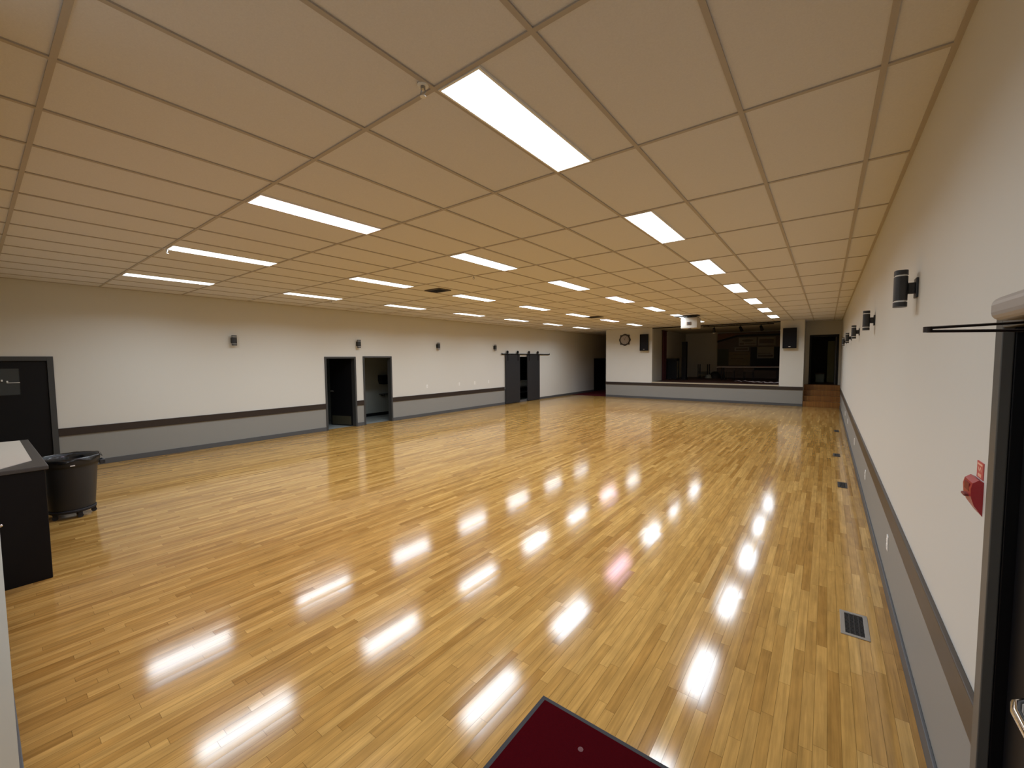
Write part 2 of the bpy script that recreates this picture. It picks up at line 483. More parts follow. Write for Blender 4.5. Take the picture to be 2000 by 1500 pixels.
# ------------------------------------------------------------------ chair rails and baseboards
RZ0, RZ1 = .60, .735
n = 1
for (a, b) in ((.89, 5.758), (6.68, 6.907), (7.905, 13.5)):
    struct('trim_%d' % n, MB().box(XL, XL + .022, a, b, RZ0, RZ1, bev=.004), M_RAIL, label='dark chair rail on the left wall'); n += 1
struct('trim_%d' % n, MB().box(XR - .020, XR, 1.90, YS + .05, RZ0, RZ1, bev=.004), M_RAIL_LIT, label='chair rail along the right wall, lit tone put into its colour'); n += 1
struct('trim_%d' % n, MB().box(PXL - .002, PXR + .002, YS - .022, YS, RZ0 + .02, .745, bev=.004), M_RAIL, label='dark rail along the stage front'); n += 1
struct('trim_%d' % n, MB().box(-6.42, -1.46, YS - .03, YS + .14, .745, SZ + .004, bev=.006), M_LIP, label='pale lip board along the stage edge'); n += 1
k = 0
for (a, b) in ((.89, 5.758), (6.68, 6.907), (7.905, 21.85)):
    struct('baseboard_left' if k == 0 else 'baseboard_left_%d' % k, MB().box(XL, XL + .014, a, b, 0, .10, bev=.003), M_BASE); k += 1
struct('baseboard_right', MB().box(XR - .014, XR, 1.90, YS + .05, 0, .10, bev=.003), M_BASE)
struct('baseboard_near', MB().box(XL + .02, -2.62, .04, .054, 0, .115, bev=.003), M_BASE, label='grey baseboard at the foot of the near wall')
struct('baseboard_stage', MB().box(PXL, PXR, YS - .014, YS, 0, .10, bev=.003), M_BASE)

# ------------------------------------------------------------------ doors
def frame_mb(x0, x1, y0, y1, z1, fw=.05, mb=None):
    """steel door frame around an opening in a wall parallel to y (outer size)"""
    mb = mb or MB()
    mb.box(x0, x1, y0, y0 + fw, 0, z1, bev=.003).box(x0, x1, y1 - fw, y1, 0, z1, bev=.003).box(x0, x1, y0 + fw, y1 - fw, z1 - fw, z1, bev=.003)
    return mb
# door_1: far left of the picture, black leaf with a small dark pane
d = sroot('door_1', (XL, .43, 0), 'black door with a small window at the left edge behind the counter')
obj('door_frame', frame_mb(XL - .15, XL + .02, 0.043, .889, 2.0, .075), M_FRAME, d)
lf = obj('door_leaf', MB().box(XL - .06, XL - .015, .12, .812, .005, 1.923, bev=.003), M_DOORBLK, d)
obj('pane', MB().box(XL - .0155, XL - .012, .24, .50, 1.36, 1.81), M_GLASS, lf)
wf = MB()
wf.box(XL - .016, XL - .004, .22, .52, 1.80, 1.83).box(XL - .016, XL - .004, .22, .52, 1.34, 1.365).box(XL - .016, XL - .004, .22, .24, 1.365, 1.80).box(XL - .016, XL - .004, .50, .52, 1.365, 1.80)
obj('window_bead', wf, M_BLACK, lf)
obj('pane_marks', MB().box(XL - .012, XL + .004, .36, .50, 1.562, 1.570).box(XL - .012, XL + .012, .30, .32, 1.59, 1.62, bev=.004).box(XL - .012, XL + .012, .355, .375, 1.575, 1.60, bev=.004), M_WHITE, lf)  # thin white bar and two small white blocks over the pane
# door_2: first open doorway
d = sroot('door_2', (XL, 6.22, 0), 'open dark doorway, the nearer of the two side by side in the left wall')
obj('door_frame', frame_mb(XL - .15, XL + .02, 5.758, 6.68, 1.995), M_FRAME, d)
Mx = Matrix.Translation(Vector((XL - .152, 6.625, 0))) @ Matrix.Rotation(math.radians(196), 4, 'Z')
lf = obj('door_leaf', MB().box(0, .80, -.04, 0, .01, 1.94, bev=.003, M=Mx), M_DOORBLK, d)
hn = MB().box(.70, .76, 0, .035, .98, 1.02, M=Mx).box(.64, .76, .03, .045, .985, 1.01, M=Mx)
obj('door_handle', hn, M_STEEL, lf)
obj('kick_plate', MB().box(.05, .75, 0, .0025, .03, .28, M=Mx), mat('worn_kick_plate', (.05, .045, .025, 1), .5), lf)
# door_3: second open doorway
d = sroot('door_3', (XL, 7.4, 0), 'open doorway, the farther of the two side by side in the left wall')
obj('door_frame', frame_mb(XL - .15, XL + .02, 6.907, 7.905, 2.01), M_FRAME, d)
# door_4: black exit door in the right wall, closer and panic bar
d = sroot('door_4', (XR, 1.4, 0), 'black exit door with closer and panic bar at the right edge')
obj('jamb', frame_mb(XR + .0005, XR + .15, .868, 1.900, 2.02, .060), M_DOORBLK, d)
obj('door_frame', frame_mb(XR - .026, XR, .868, 1.900, 2.02, .060), mat('grey_brown_frame', (.10, .095, .085, 1), .4), d)
lf = obj('door_leaf', MB().box(XR + .025, XR + .07, .935, 1.83, .01, 1.95, bev=.003), M_DOORBLK, d)
pb = MB()
pb.box(XR - .025, XR + .026, 1.37, 1.44, 1.05, 1.12, bev=.018, seg=3)
obj('panic_bar_end', pb, M_SILVER, lf)
obj('panic_bar', MB().tube([(XR - .02, 1.425, 1.085), (XR - .05, 1.415, 1.088), (XR - .067, 1.395, 1.09), (XR - .075, 1.36, 1.09), (XR - .075, 1.2, 1.09), (XR - .075, 1.02, 1.09), (XR - .02, .99, 1.085)], .011), M_CHROME, lf)
cl = MB()
cl.box(XR - .085, XR - .012, 1.40, 1.695, 1.972, 2.035, bev=.022, seg=4)
cl.box(XR - .05, XR - .012, 1.33, 1.52, 2.03, 2.052, bev=.008)
co = obj('door_closer', cl, M_SILVER, d)
kn = Vector((.170, 1.245, 1.936))
ca = MB()
ca.cyl((XR - .05, 1.50, 1.972), (XR - .05, 1.50, 1.952), .014)
obj('spindle', ca, M_BLACK, co)
def bar(mb, a, b, w_, h_):
    a, b = Vector(a), Vector(b); d_ = b - a; L = d_.length
    R_ = d_.to_track_quat('X', 'Z').to_matrix().to_4x4()
    mb.box(0, L, -w_/2, w_/2, -h_/2, h_/2, bev=.002, M=Matrix.Translation(a) @ R_)
am = MB()
bar(am, kn + Vector((0, 0, .0035)), (XR - .05, 1.505, 1.957), .014, .006)
am.cyl(kn + Vector((0, 0, -.006)), kn + Vector((0, 0, .006)), .0075)
obj('closer_arm', am, mat('dark_bronze', (.02, .012, .010, 1), .35), co)
am = MB()
bar(am, kn + Vector((0, 0, -.0035)), (XR + .02, 1.44, 1.932), .013, .006)
obj('closer_forearm', am, MATS['dark_bronze'], co)
# door_5: dark doorway above the steps
d = sroot('door_5', (-.1, YD, SZ), 'dark open doorway at the top of the steps')
fm = MB()
fm.box(-.56, -.50, YD - .015, YD + .12, SZ, 2.74).box(.30, .36, YD - .015, YD + .12, SZ, 2.74).box(-.50, .30, YD - .015, YD + .12, 2.66, 2.74)
obj('door_frame', fm, M_BLACK, d)
obj('door_leaf', MB().box(.25, .295, YD + .13, YD + .90, SZ + .01, 2.65, bev=.003), M_FRAME, d)
# door_6: far dark door in the passage
d = sroot('door_6', (XL, 22.6, 0), 'dark door far down the passage left of the stage')
obj('door_frame', frame_mb(XL - .15, XL + .02, 21.85, 23.35, 1.9), M_BLACK, d)
obj('door_leaf', MB().box(XL - .08, XL - .03, 21.9, 23.3, .005, 1.85, bev=.003), M_DOORBLK, d)

# ------------------------------------------------------------------ barn doors on a track
tr = thing('barn_door_track', (XL, 15.1, 2.1), 'black flat steel barn door track on the left wall', 'track')
obj('rail', MB().box(XL + .040, XL + .052, 13.29, 16.99, 2.08, 2.126), M_BLACK, tr)
for yy in (13.4, 14.3, 15.15, 16.0, 16.88):
    obj('standoff', MB().cyl((XL, yy, 2.105), (XL + .042, yy, 2.105), .013), M_BLACK, tr)
for yy in (13.31, 16.97):
    obj('end_stop', MB().box(XL + .040, XL + .052, yy - .02, yy + .02, 2.075, 2.15), M_BLACK, tr)
def barn(y0, y1, label):
    b_ = thing('barn_door', (XL + .055, (y0 + y1) / 2, .03), label, 'door', 'pair of sliding barn doors')
    pm = MB().box(XL + .03, XL + .068, y0, y1, .03, 2.072, bev=.004)
    obj('panel', pm, M_BARN, b_)
    for yy in (y0 + .14, y1 - .14):
        h = MB().box(XL + .068, XL + .074, yy - .03, yy + .03, 1.82, 2.20)
        hs = obj('hanger_strap', h, M_BLACK, b_)
        obj('roller', MB().cyl((XL + .054, yy, 2.19), (XL + .068, yy, 2.19), .064, n=24).cyl((XL + .066, yy, 2.19), (XL + .084, yy, 2.19), .02), M_BLACK, hs)
    return b_
barn(13.53, 14.53, 'charcoal sliding barn door, the nearer of the pair on the left wall')
barn(15.10, 16.09, 'charcoal sliding barn door, the farther of the pair, nearer the stage')
# closet contents between the barn doors
t_ = thing('storage_shelf', (-11.6, 15.3, 0), 'dark storage shelf seen between the barn doors', 'shelf')
for zz in (.36, .60):
    obj('shelf_board', MB().box(-12.3, -11.3, 14.5, 16.4, zz - .03, zz), M_FRAME, t_)
for (xx, yy) in ((-12.28, 14.52), (-12.28, 16.36), (-11.34, 14.52), (-11.34, 16.36)):
    obj('post', MB().box(xx, xx + .04, yy, yy + .04, 0, .60), M_BLACK, t_)
tag(obj('storage_bin', MB().box(-12.0, -11.4, 14.9, 16.2, .602, .86, bev=.03).box(-12.03, -11.37, 14.87, 16.23, .84, .88, bev=.01), M_BACKWALL, loc=(-11.7, 15.5, .62)), 'grey bin on the shelf between the barn doors', 'bin')

# ------------------------------------------------------------------ washroom contents
dz = thing('paper_towel_dispenser', (-12.25, 8.66, 1.06), 'black wall dispenser seen through the farther open doorway', 'dispenser')
obj('housing', MB().prism([(8.48, 1.38), (8.84, 1.38), (8.86, 1.16), (8.80, 1.07), (8.52, 1.07), (8.48, 1.20)], -12.25, -12.02, 'x'), M_BLACK, dz)
obj('lever', MB().box(-12.02, -11.99, 8.6, 8.74, 1.08, 1.12, bev=.008), M_BLACK, dz)
sk = thing('wall_shelf', (-12.25, 8.7, .71), 'small dark shelf below the wall dispenser', 'shelf')
obj('board', MB().box(-12.25, -12.05, 8.5, 9.05, .715, .74), M_FRAME, sk)
obj('bracket', MB().box(-12.25, -12.08, 8.6, 8.62, .66, .715), M_FRAME, sk)
obj('bracket', MB().box(-12.25, -12.08, 8.93, 8.95, .66, .715), M_FRAME, sk)

# ------------------------------------------------------------------ ceiling lights
LW = .2827
rows = [(GX0, 7, 'in the row along the right wall'), (GX0 - 4*T, 7, 'second row from the right wall'),
        (GX0 - 8*T, 7, 'second row from the left wall'), (GX0 - 12*T, 7, 'in the row along the left wall')]
order = ['nearest the camera', 'second from the camera', 'third from the camera', 'fourth from the camera', 'fifth from the camera', 'sixth from the camera', 'nearest the stage']
proto = None; pinkp = None
def make_light(loc, diff, tint=None, watts=1.0):
    x0, y0, z0 = loc
    r_ = thing('ceiling_light', loc, 'x', 'ceiling light')
    L = 2*T
    fr = MB()
    fr.box(x0, x0 + .012, y0 + .014, y0 + L - .014, CZ - .005, CZ + .008).box(x0 + LW - .012, x0 + LW, y0 + .014, y0 + L - .014, CZ - .005, CZ + .008)
    fr.box(x0 + .012, x0 + LW - .012, y0 + .014, y0 + .026, CZ - .005, CZ + .008).box(x0 + .012, x0 + LW - .012, y0 + L - .026, y0 + L - .014, CZ - .005, CZ + .008)
    obj('frame', fr, M_TROFFER, r_)
    a, b, c, e = x0 + .012, x0 + LW - .012, y0 + .026, y0 + L - .026
    zb, zt = CZ - .003, CZ + .007
    df = MB()
    df.add([(a,c,zb),(b,c,zb),(b,e,zb),(a,e,zb),(a,c,zt),(b,c,zt),(b,e,zt),(a,e,zt)], [(0,3,2,1)], 0)
    df.add([(a,c,zb),(b,c,zb),(b,e,zb),(a,e,zb),(a,c,zt),(b,c,zt),(b,e,zt),(a,e,zt)], [(4,5,6,7),(0,1,5,4),(1,2,6,5),(2,3,7,6),(3,0,4,7)], 1)
    obj('diffuser', df, [diff, M_TROFFER], r_)
    ld = bpy.data.lights.new('tube_light', 'AREA')
    ld.shape = 'RECTANGLE'; ld.size = b - a; ld.size_y = e - c
    ld.spread = math.radians(154)
    ld.energy = LAMP_W * watts; ld.color = tint or LAMP_COL
    lo = link('tube_light', ld); lo.parent = r_
    lo.location = Vector(((a + b)/2, (c + e)/2, CZ - .0045)) - Vector(loc)
    return r_
for ri, (x0, n_, where) in enumerate(rows):
    for i in range(n_):
        loc = (x0 + .012, GY0 + i*4*T, CZ)
        if (ri, i) in ((1, 0), (1, 3), (2, 5)):
            o = make_light(loc, M_LITPINK, (1.0, .60, .92) if i == 3 else (1.0, .82, 1.05), .5 if i == 3 else .85)
            lab = 'pink-tinged long ceiling light, %s %s' % (order[i], where)
        elif proto is None:
            o = proto = make_light(loc, M_LIT)
            lab = 'white long ceiling light, %s %s' % (order[i], where)
        else:
            o = copy_tree(proto, loc)
            lab = 'long white ceiling light, %s %s' % (order[i], where)
        tag(o, lab, 'ceiling light', 'recessed ceiling lights')
tag(copy_tree(proto, (GX0 + .012, GY0 - 4*T, CZ)), 'long ceiling light added out of view, over the entrance mat', 'ceiling light', 'recessed ceiling lights')  # extra fixture added behind the camera to brighten the near right wall

# ------------------------------------------------------------------ ceiling vents and sprinklers
def cvent(x0, x1, y0, y1, label):
    v = thing('ceiling_vent', ((x0+x1)/2, (y0+y1)/2, CZ), label, 'vent', 'ceiling air vents')
    f = MB()
    f.box(x0, x1, y0, y0+.025, CZ-.012, CZ+.008).box(x0, x1, y1-.025, y1, CZ-.012, CZ+.008).box(x0, x0+.025, y0+.025, y1-.025, CZ-.012, CZ+.008).box(x1-.025, x1, y0+.025, y1-.025, CZ-.012, CZ+.008)
    obj('frame', f, M_VENTBR, v)
    g = MB().box(x0+.025, x1-.025, y0+.025, y1-.025, CZ+.002, CZ+.008)
    ny = int((y1-y0-.05)/.03)
    for i in range(ny):
        yy = y0+.035+i*.03
        g.box(x0+.025, x1-.025, yy, yy+.006, CZ-.010, CZ+.004)
    obj('grille', g, M_DARKGRILLE, v)
cvent(-6.45, -6.02, 5.60, 5.92, 'dark brown ceiling vent, the nearer one left of centre')
cvent(-6.45, -5.98, 12.5, 12.95, 'dark brown ceiling vent farther back, left of the projector')
def sprink(xx, yy, label):
    s_ = thing('sprinkler_head', (xx, yy, CZ), label, 'sprinkler', 'ceiling sprinkler heads')
    obj('escutcheon', MB().lathe([(0, -.004), (.026, -.005), (.029, 0), (.029, .002)], (xx, yy, CZ), n=24), M_WHITE, s_)
    b_ = MB().cyl((xx, yy, CZ-.02), (xx, yy, CZ), .012)
    for sx in (-1, 1):
        b_.tube([(xx + sx*.010, yy, CZ-.018), (xx + sx*.018, yy, CZ-.035), (xx + sx*.004, yy, CZ-.052)], .0035, n=6)
    obj('body', b_, M_STEEL, s_)
    obj('deflector', MB().cyl((xx, yy, CZ-.056), (xx, yy, CZ-.053), .015), M_WHITE, s_)
sprink(-1.672, 1.47, 'white sprinkler head beside the closest ceiling light')
sprink(-6.50, 1.55, 'white sprinkler head at the end of a long light, second row from the left wall')
sprink(-9.15, 5.15, 'tiny sprinkler head under a light near the left wall')
sprink(-4.74, 5.19, 'tiny dark sprinkler head in the middle of the ceiling')

# ------------------------------------------------------------------ wall sconces
def sconce(y, z, side, label):
    """flat oval up-and-down light: plate, arm, body, two glass bands, two caps"""
    xw = XR if side > 0 else XL
    s = -side
    r_ = thing('wall_sconce', (xw, y, z), label, 'sconce', 'wall sconces')
    obj('wall_plate', MB().box(xw, xw + s*.012, y - .045, y + .045, z - .06, z + .06, bev=.004), M_SCONCE, r_)
    obj('arm', MB().box(xw + s*.012, xw + s*.045, y - .022, y + .022, z - .033, z + .033, bev=.003), M_SCONCE, r_)
    cx = xw + s*.077
    def oval(mb, z0, z1, a, b, n=36):
        vs = []
        for zz in (z0, z1):
            for k in range(n):
                g = 2*PI*k/n
                vs.append((cx + b*math.copysign(abs(math.cos(g))**.75, math.cos(g)), y + a*math.copysign(abs(math.sin(g))**.75, math.sin(g)), zz))
        mb.add(vs, [(k, (k+1) % n, n+(k+1) % n, n+k) for k in range(n)], 0, True)
        mb.add(vs[:n], [tuple(range(n))[::-1]]); mb.add(vs[n:], [tuple(range(n))])
        return mb
    obj('body', oval(MB(), z - .074, z + .074, .052, .033), M_SCONCE, r_)
    for q in (-1, 1):
        obj('glass_band', oval(MB(), z + q*.074, z + q*.084, .048, .029), M_SCGLASS, r_)
        obj('cap', oval(MB(), z + q*.084, z + q*.112, .052, .033), M_SCONCE, r_)
    return r_
ordw = ['nearest the camera', 'second from the camera', 'third from the camera', 'fourth from the camera', 'farthest, nearest the steps']
for i in range(5):
    sconce(3.57 + 2.84*i, 2.30, 1, 'black up-and-down sconce on the right wall, ' + ordw[i])
lw = ['between the left-edge door and the two open doorways', 'above the gap between the two open doorways', 'midway between the open doorways and the barn doors', 'just left of the barn doors']
for i, yy in enumerate((3.64, 6.76, 9.80, 12.86)):
    sconce(yy, 2.36, -1, 'black up-and-down sconce on the left wall, ' + lw[i])

# ------------------------------------------------------------------ outlets and switches
def plate(name, side, y, z, h, wd, label, cat, group, kind):
    xw = XR if side > 0 else XL
    s = -side
    r_ = thing(name, (xw, y, z), label, cat, group)
    obj('cover_plate', MB().box(xw, xw + s*.006, y - wd/2, y + wd/2, z - h/2, z + h/2, bev=.002), M_WHITE, r_)
    if kind == 'outlet':
        for q in (-1, 1):
            obj('socket', MB().box(xw + s*.006, xw + s*.009, y - .017, y + .017, z + q*.02 - .014, z + q*.02 + .014, bev=.002), M_WHITE, r_)
    else:
        obj('toggle', MB().box(xw + s*.006, xw + s*.018, y - .006, y + .006, z - .012, z + .012, bev=.002), M_WHITE, r_)
for i, (yy, lab) in enumerate(((4.39, 'white outlet low on the right wall, nearest the camera'), (6.79, 'white outlet low on the right wall, second from the camera'), (9.37, 'white outlet low on the right wall, third from the camera'), (12.27, 'white outlet low on the right wall, fourth from the camera'), (13.94, 'white outlet low on the right wall, farthest from the camera'))):
    plate('wall_outlet', 1, yy, .385, .118, .074, lab, 'outlet', 'outlets on the right wall', 'outlet')
for yy, lab in ((9.31, 'white switch on the left wall, nearest the open doorways'), (10.84, 'white switch on the left wall, second from the open doorways'), (11.68, 'white switch on the left wall, third from the open doorways'), (12.49, 'white switch on the left wall, closest to the barn doors')):
    plate('wall_switch', -1, yy, 1.0, .118, .074, lab, 'switch', 'switches on the left wall', 'switch')

# ------------------------------------------------------------------ floor registers
def fvent(x0, x1, y0, y1, label, fm=M_STEEL):
    v = thing('floor_vent', ((x0+x1)/2, (y0+y1)/2, 0), label, 'vent', 'floor registers along the right wall')
    f = MB(); b_ = .026
    f.box(x0, x1, y0, y0+b_, 0, .005, bev=.001).box(x0, x1, y1-b_, y1, 0, .005, bev=.001).box(x0, x0+b_, y0+b_, y1-b_, 0, .005, bev=.001).box(x1-b_, x1, y0+b_, y1-b_, 0, .005, bev=.001)
    obj('frame', f, fm, v)
    g = MB().box(x0+b_, x1-b_, y0+b_, y1-b_, 0, .0012)
    yy = y0+b_+.008
    while yy < y1-b_-.004:
        g.box(x0+b_, x1-b_, yy, yy+.005, .001, .0042); yy += .018
    for k in range(1, 4):
        xx = x0+b_+(x1-x0-2*b_)*k/4
        g.box(xx-.003, xx+.003, y0+b_, y1-b_, .001, .0045)
    obj('grille', g, M_DARKGRILLE, v)
fvent(.130, .285, 3.50, 3.83, 'floor register with bright metal frame, nearest the camera')
fvent(.180, .290, 7.50, 7.82, 'dark floor register by the right wall, second from the camera', M_DARKGRILLE)
fvent(.150, .255, 9.80, 10.1, 'dark floor register by the right wall, third from the camera', M_DARKGRILLE)
fvent(.200, .300, 13.05, 13.35, 'dark floor register by the right wall, farthest from the camera', M_DARKGRILLE)

# ------------------------------------------------------------------ fire alarm station and its sign
fa = thing('fire_alarm_pull', (XR, 2.095, 1.335), 'red pull station on the right wall beside the exit door', 'fire alarm')
y0, y1 = 2.045, 2.145
prof = [(XR, 1.452), (XR - .012, 1.458), (XR - .026, 1.446), (XR - .030, 1.425), (XR - .028, 1.395), (XR - .020, 1.368), (XR, 1.335)]
obj('housing', MB().prism(prof, y0, y1, 'y'), M_RED, fa)
obj('recess', MB().box(XR - .0305, XR - .026, y0 + .02, y1 - .02, 1.412, 1.440, bev=.002), mat('deep_red', (.16, .005, .01, 1), .4), fa)
obj('pull_handle', MB().box(XR - .040, XR - .024, y0 + .03, y1 - .03, 1.392, 1.401, bev=.003), mat('dark_red_handle', (.20, .05, .04, 1), .4), fa)
sg = thing('alarm_sign', (XR, 2.085, 1.45), 'small red sign on the wall above the pull station', 'sign')
obj('board', MB().box(XR - .003, XR, 2.05, 2.12, 1.458, 1.515), M_REDSIGN, sg)
mk = MB()
mk.box(XR - .0036, XR - .003, 2.058, 2.112, 1.503, 1.509)
mk.prism([(2.066, 1.486), (2.078, 1.499), (2.090, 1.486), (2.104, 1.497), (2.104, 1.491), (2.090, 1.480), (2.078, 1.493), (2.066, 1.480)], XR - .0036, XR - .003, 'x')
mk.box(XR - .0036, XR - .003, 2.066, 2.104, 1.463, 1.474)
obj('marks', mk, M_PALE, sg)

# ------------------------------------------------------------------ entrance mat
fmt = thing('floor_mat', (-.41, 1.0, 0), 'dark red entrance mat with black rubber edge on the wooden floor', 'mat')
obj('rubber_border', MB().box(-1.205, .38, .28, 1.847, 0, .006, bev=.002), M_RUBBER, fmt)
obj('pile', MB().box(-1.18, .355, .305, 1.822, .004, .011, bev=.002), M_MAT, fmt)
obj('stain', MB().lathe([(0, .0114), (.012, .0114), (.015, .0105)], (-.885, 1.68, 0), n=12), mat('grey_spot', (.12, .05, .05, 1), .9), fmt)

# ------------------------------------------------------------------ trash can, liner, dolly
CX, CY = -7.385, .685
tc_ = thing('trash_can', (CX, CY, .1), 'large round grey trash can standing on a wheeled dolly beside the counter', 'trash can')
pr_ = [(0, .10), (.195, .10), (.205, .115), (.245, .60), (.25, .612), (.252, .64), (.268, .645), (.272, .72), (.268, .735), (.256, .735), (.254, .70), (.242, .62), (.2, .13), (0, .13)]
obj('body', MB().lathe(pr_, (CX, CY, 0), n=56), M_CAN, tc_)
for s in (-1, 1):
    h = MB()
    for kx in (-.07, .07):
        h.box(CX + kx - .012, CX + kx + .012, CY + s*.255, CY + s*.305, .60, .655, bev=.006)
    h.box(CX - .082, CX + .082, CY + s*.285, CY + s*.31, .60, .655, bev=.01)
    obj('handle', h, M_CAN, tc_)
obj('label', MB().box(CX + .262, CX + .273, CY - .02, CY + .02, .652, .664), M_WHITE, tc_)
# liner: folded over the rim, wavy
vs = []; nk = 72
prof = [(.222, .52, 0), (.244, .69, .003), (.258, .738, .005), (.268, .744, .007), (.277, .738, .008), (.280, .722, .009), (.281, .708, .012)]
for (r_, z_, wv) in prof:
    for k in range(nk):
        g = 2*PI*k/nk
        rr = r_ + wv*(.5 + .5*math.sin(g*9 + z_*14)) + wv*.6*abs(math.sin(g*17 + 1.3))
        zz = z_ + (wv*1.2*math.sin(g*7 + .5) if r_ > .27 else 0)
        if r_ > .275 and math.cos(g + 1.9) > .3:       # hangs lower and puffs on the counter side
            zz -= .03*(math.cos(g + 1.9) - .3); rr += .08*(math.cos(g + 1.9) - .3)
        vs.append((CX + rr*math.cos(g), CY + rr*math.sin(g), zz))
fs = [(i*nk+k, i*nk+(k+1) % nk, (i+1)*nk+(k+1) % nk, (i+1)*nk+k) for i in range(len(prof)-1) for k in range(nk)]
tag(obj('bin_liner', MB().add(vs, fs, 0, True), M_BAG, loc=(CX, CY, .5)), 'shiny black bin liner folded over the rim of the trash can', 'bin liner')
dl = thing('trash_can_dolly', (CX, CY, 0), 'low black wheeled dolly under the trash can', 'dolly')
obj('platform', MB().lathe([(0, .07), (.20, .07), (.212, .075), (.212, .105), (.206, .108), (.206, .10), (0, .0995)], (CX, CY, 0), n=48), M_RUBBER, dl)
for k in range(5):
    g = 2*PI*k/5 + .25
    wx, wy = CX + .185*math.cos(g), CY + .185*math.sin(g)
    c = obj('caster', MB().box(wx - .014, wx + .014, wy - .02, wy + .02, .035, .071, bev=.003), M_RUBBER, dl)
    obj('wheel', MB().cyl((wx - .01, wy, .026), (wx + .01, wy, .026), .026, n=20), M_RUBBER, c)

# ------------------------------------------------------------------ bar-height counter against the near wall
ct = thing('service_counter', (-6.35, .2, 0), 'tall narrow black counter with a white top against the near wall', 'counter')
obj('cabinet', MB().box(-7.33, -5.36, .06, .352, 0, .965, bev=.006), M_DOORBLK, ct)
obj('top_board', MB().box(-7.36, -5.34, .056, .372, .965, 1.0, bev=.006), M_CTOP, ct)
obj('white_surface', MB().prism([(-7.32, .075), (-5.42, .075), (-5.72, .30), (-7.30, .305)], 1.0, 1.006, 'z'), M_LAMIN, ct)
obj('knob', MB().cyl((-5.36, .088, .56), (-5.335, .088, .56), .008).lathe([(0, .02), (.012, .024), (.015, .034), (.01, .042), (0, .044)], (-5.36, .088, .56), n=20, axis='x'), M_CHROME, ct)

# ------------------------------------------------------------------ stage front: clock, loudspeakers, projector
ck = thing('wall_clock', (-7.72, YS, 2.77), 'ornate dark framed round clock on the wall left of the stage', 'clock')
cx, cz = -7.72, 2.77
poly = []
for k in range(64):
    g = 2*PI*k/64
    rc = .265 + .055*max(0, math.cos(4*(g - PI/4)))**6 + .022*max(0, math.cos(4*g))**2
    poly.append((cx + rc*math.cos(g), cz + rc*math.sin(g)))
obj('frame', MB().prism(poly, YS - .03, YS, 'y'), M_CLOCKR, ck)
obj('rim', MB().lathe([(.245, -.03), (.24, -.05), (.222, -.055), (.212, -.045), (.208, -.03)], (cx, YS, cz), n=48, axis='y'), M_CLOCKR, ck)
obj('dial', MB().cyl((cx, YS - .036, cz), (cx, YS - .028, cz), .212, n=48), M_CLOCKF, ck)
hm = MB()
for k in range(12):
    g = 2*PI*k/12
    Rm = Matrix.Translation(Vector((cx, YS - .037, cz))) @ Matrix.Rotation(g, 4, 'Y')
    hm.box(-.006, .006, -.001, .001, .155, .19, M=Rm)
obj('hour_marks', hm, M_CLOCKR, ck)
for g, ln, wd in ((math.radians(330), .10, .012), (math.radians(20), .15, .009)):
    Rm = Matrix.Translation(Vector((cx, YS - .040, cz))) @ Matrix.Rotation(g, 4, 'Y')
    obj('hand', MB().box(-wd/2, wd/2, -.0015, .0015, -.02, ln, M=Rm), M_CLOCKR, ck)

def speaker(x0, x1, z0, z1, label):
    cx = (x0+x1)/2
    s_ = thing('loudspeaker', (cx, YS, z0), label, 'loudspeaker', 'wall loudspeakers beside the stage')
    obj('bracket', MB().box(cx - .08, cx + .08, YS - .03, YS, (z0+z1)/2 - .1, (z0+z1)/2 + .1), M_BLACK, s_)
    pl = [(x0, YS - .20), (x1, YS - .20), (x1 - .05, YS - .03), (x0 + .05, YS - .03)]
    obj('cabinet', MB().prism(pl, z0, z1, 'z'), M_BLACK, s_)
    obj('grille', MB().box(x0 + .015, x1 - .015, YS - .212, YS - .20, z0 + .015, z1 - .02, bev=.004), M_SPKBAND, s_)
    obj('badge', MB().box(cx - .035, cx + .035, YS - .216, YS - .212, z0 + .05, z0 + .075), M_STEEL, s_)
speaker(-6.93, -6.53, 2.235, 2.985, 'black loudspeaker on the wall between the clock and the stage opening')
speaker(-1.365, -.92, 2.215, 2.985, 'black loudspeaker on the pier right of the stage opening')

pj = thing('projector', (-3.61, 14.5, 2.84), 'white box projector hanging from the ceiling in front of the stage', 'projector')
obj('shell', MB().box(-3.87, -3.355, 14.3, 14.75, 2.845, 3.195, bev=.02), M_PROJ, pj)
obj('lens_surround', MB().box(-3.68, -3.545, 14.285, 14.302, 2.955, 3.055, bev=.004), M_BROWN, pj)
obj('lens', MB().cyl((-3.612, 14.275, 3.005), (-3.612, 14.29, 3.005), .035, n=28), M_GLASS, pj)
obj('ceiling_mount', MB().box(-3.80, -3.40, 14.35, 14.72, 3.195, 3.225).cyl((-3.61, 14.55, 3.22), (-3.61, 14.55, CZ), .03).box(-4.08, -3.35, 14.3, 14.6, CZ - .022, CZ), M_DARKGRILLE, pj)
obj('foot', MB().cyl((-3.61, 14.4, 2.825), (-3.61, 14.4, 2.846), .05), M_DARKGRILLE, pj)

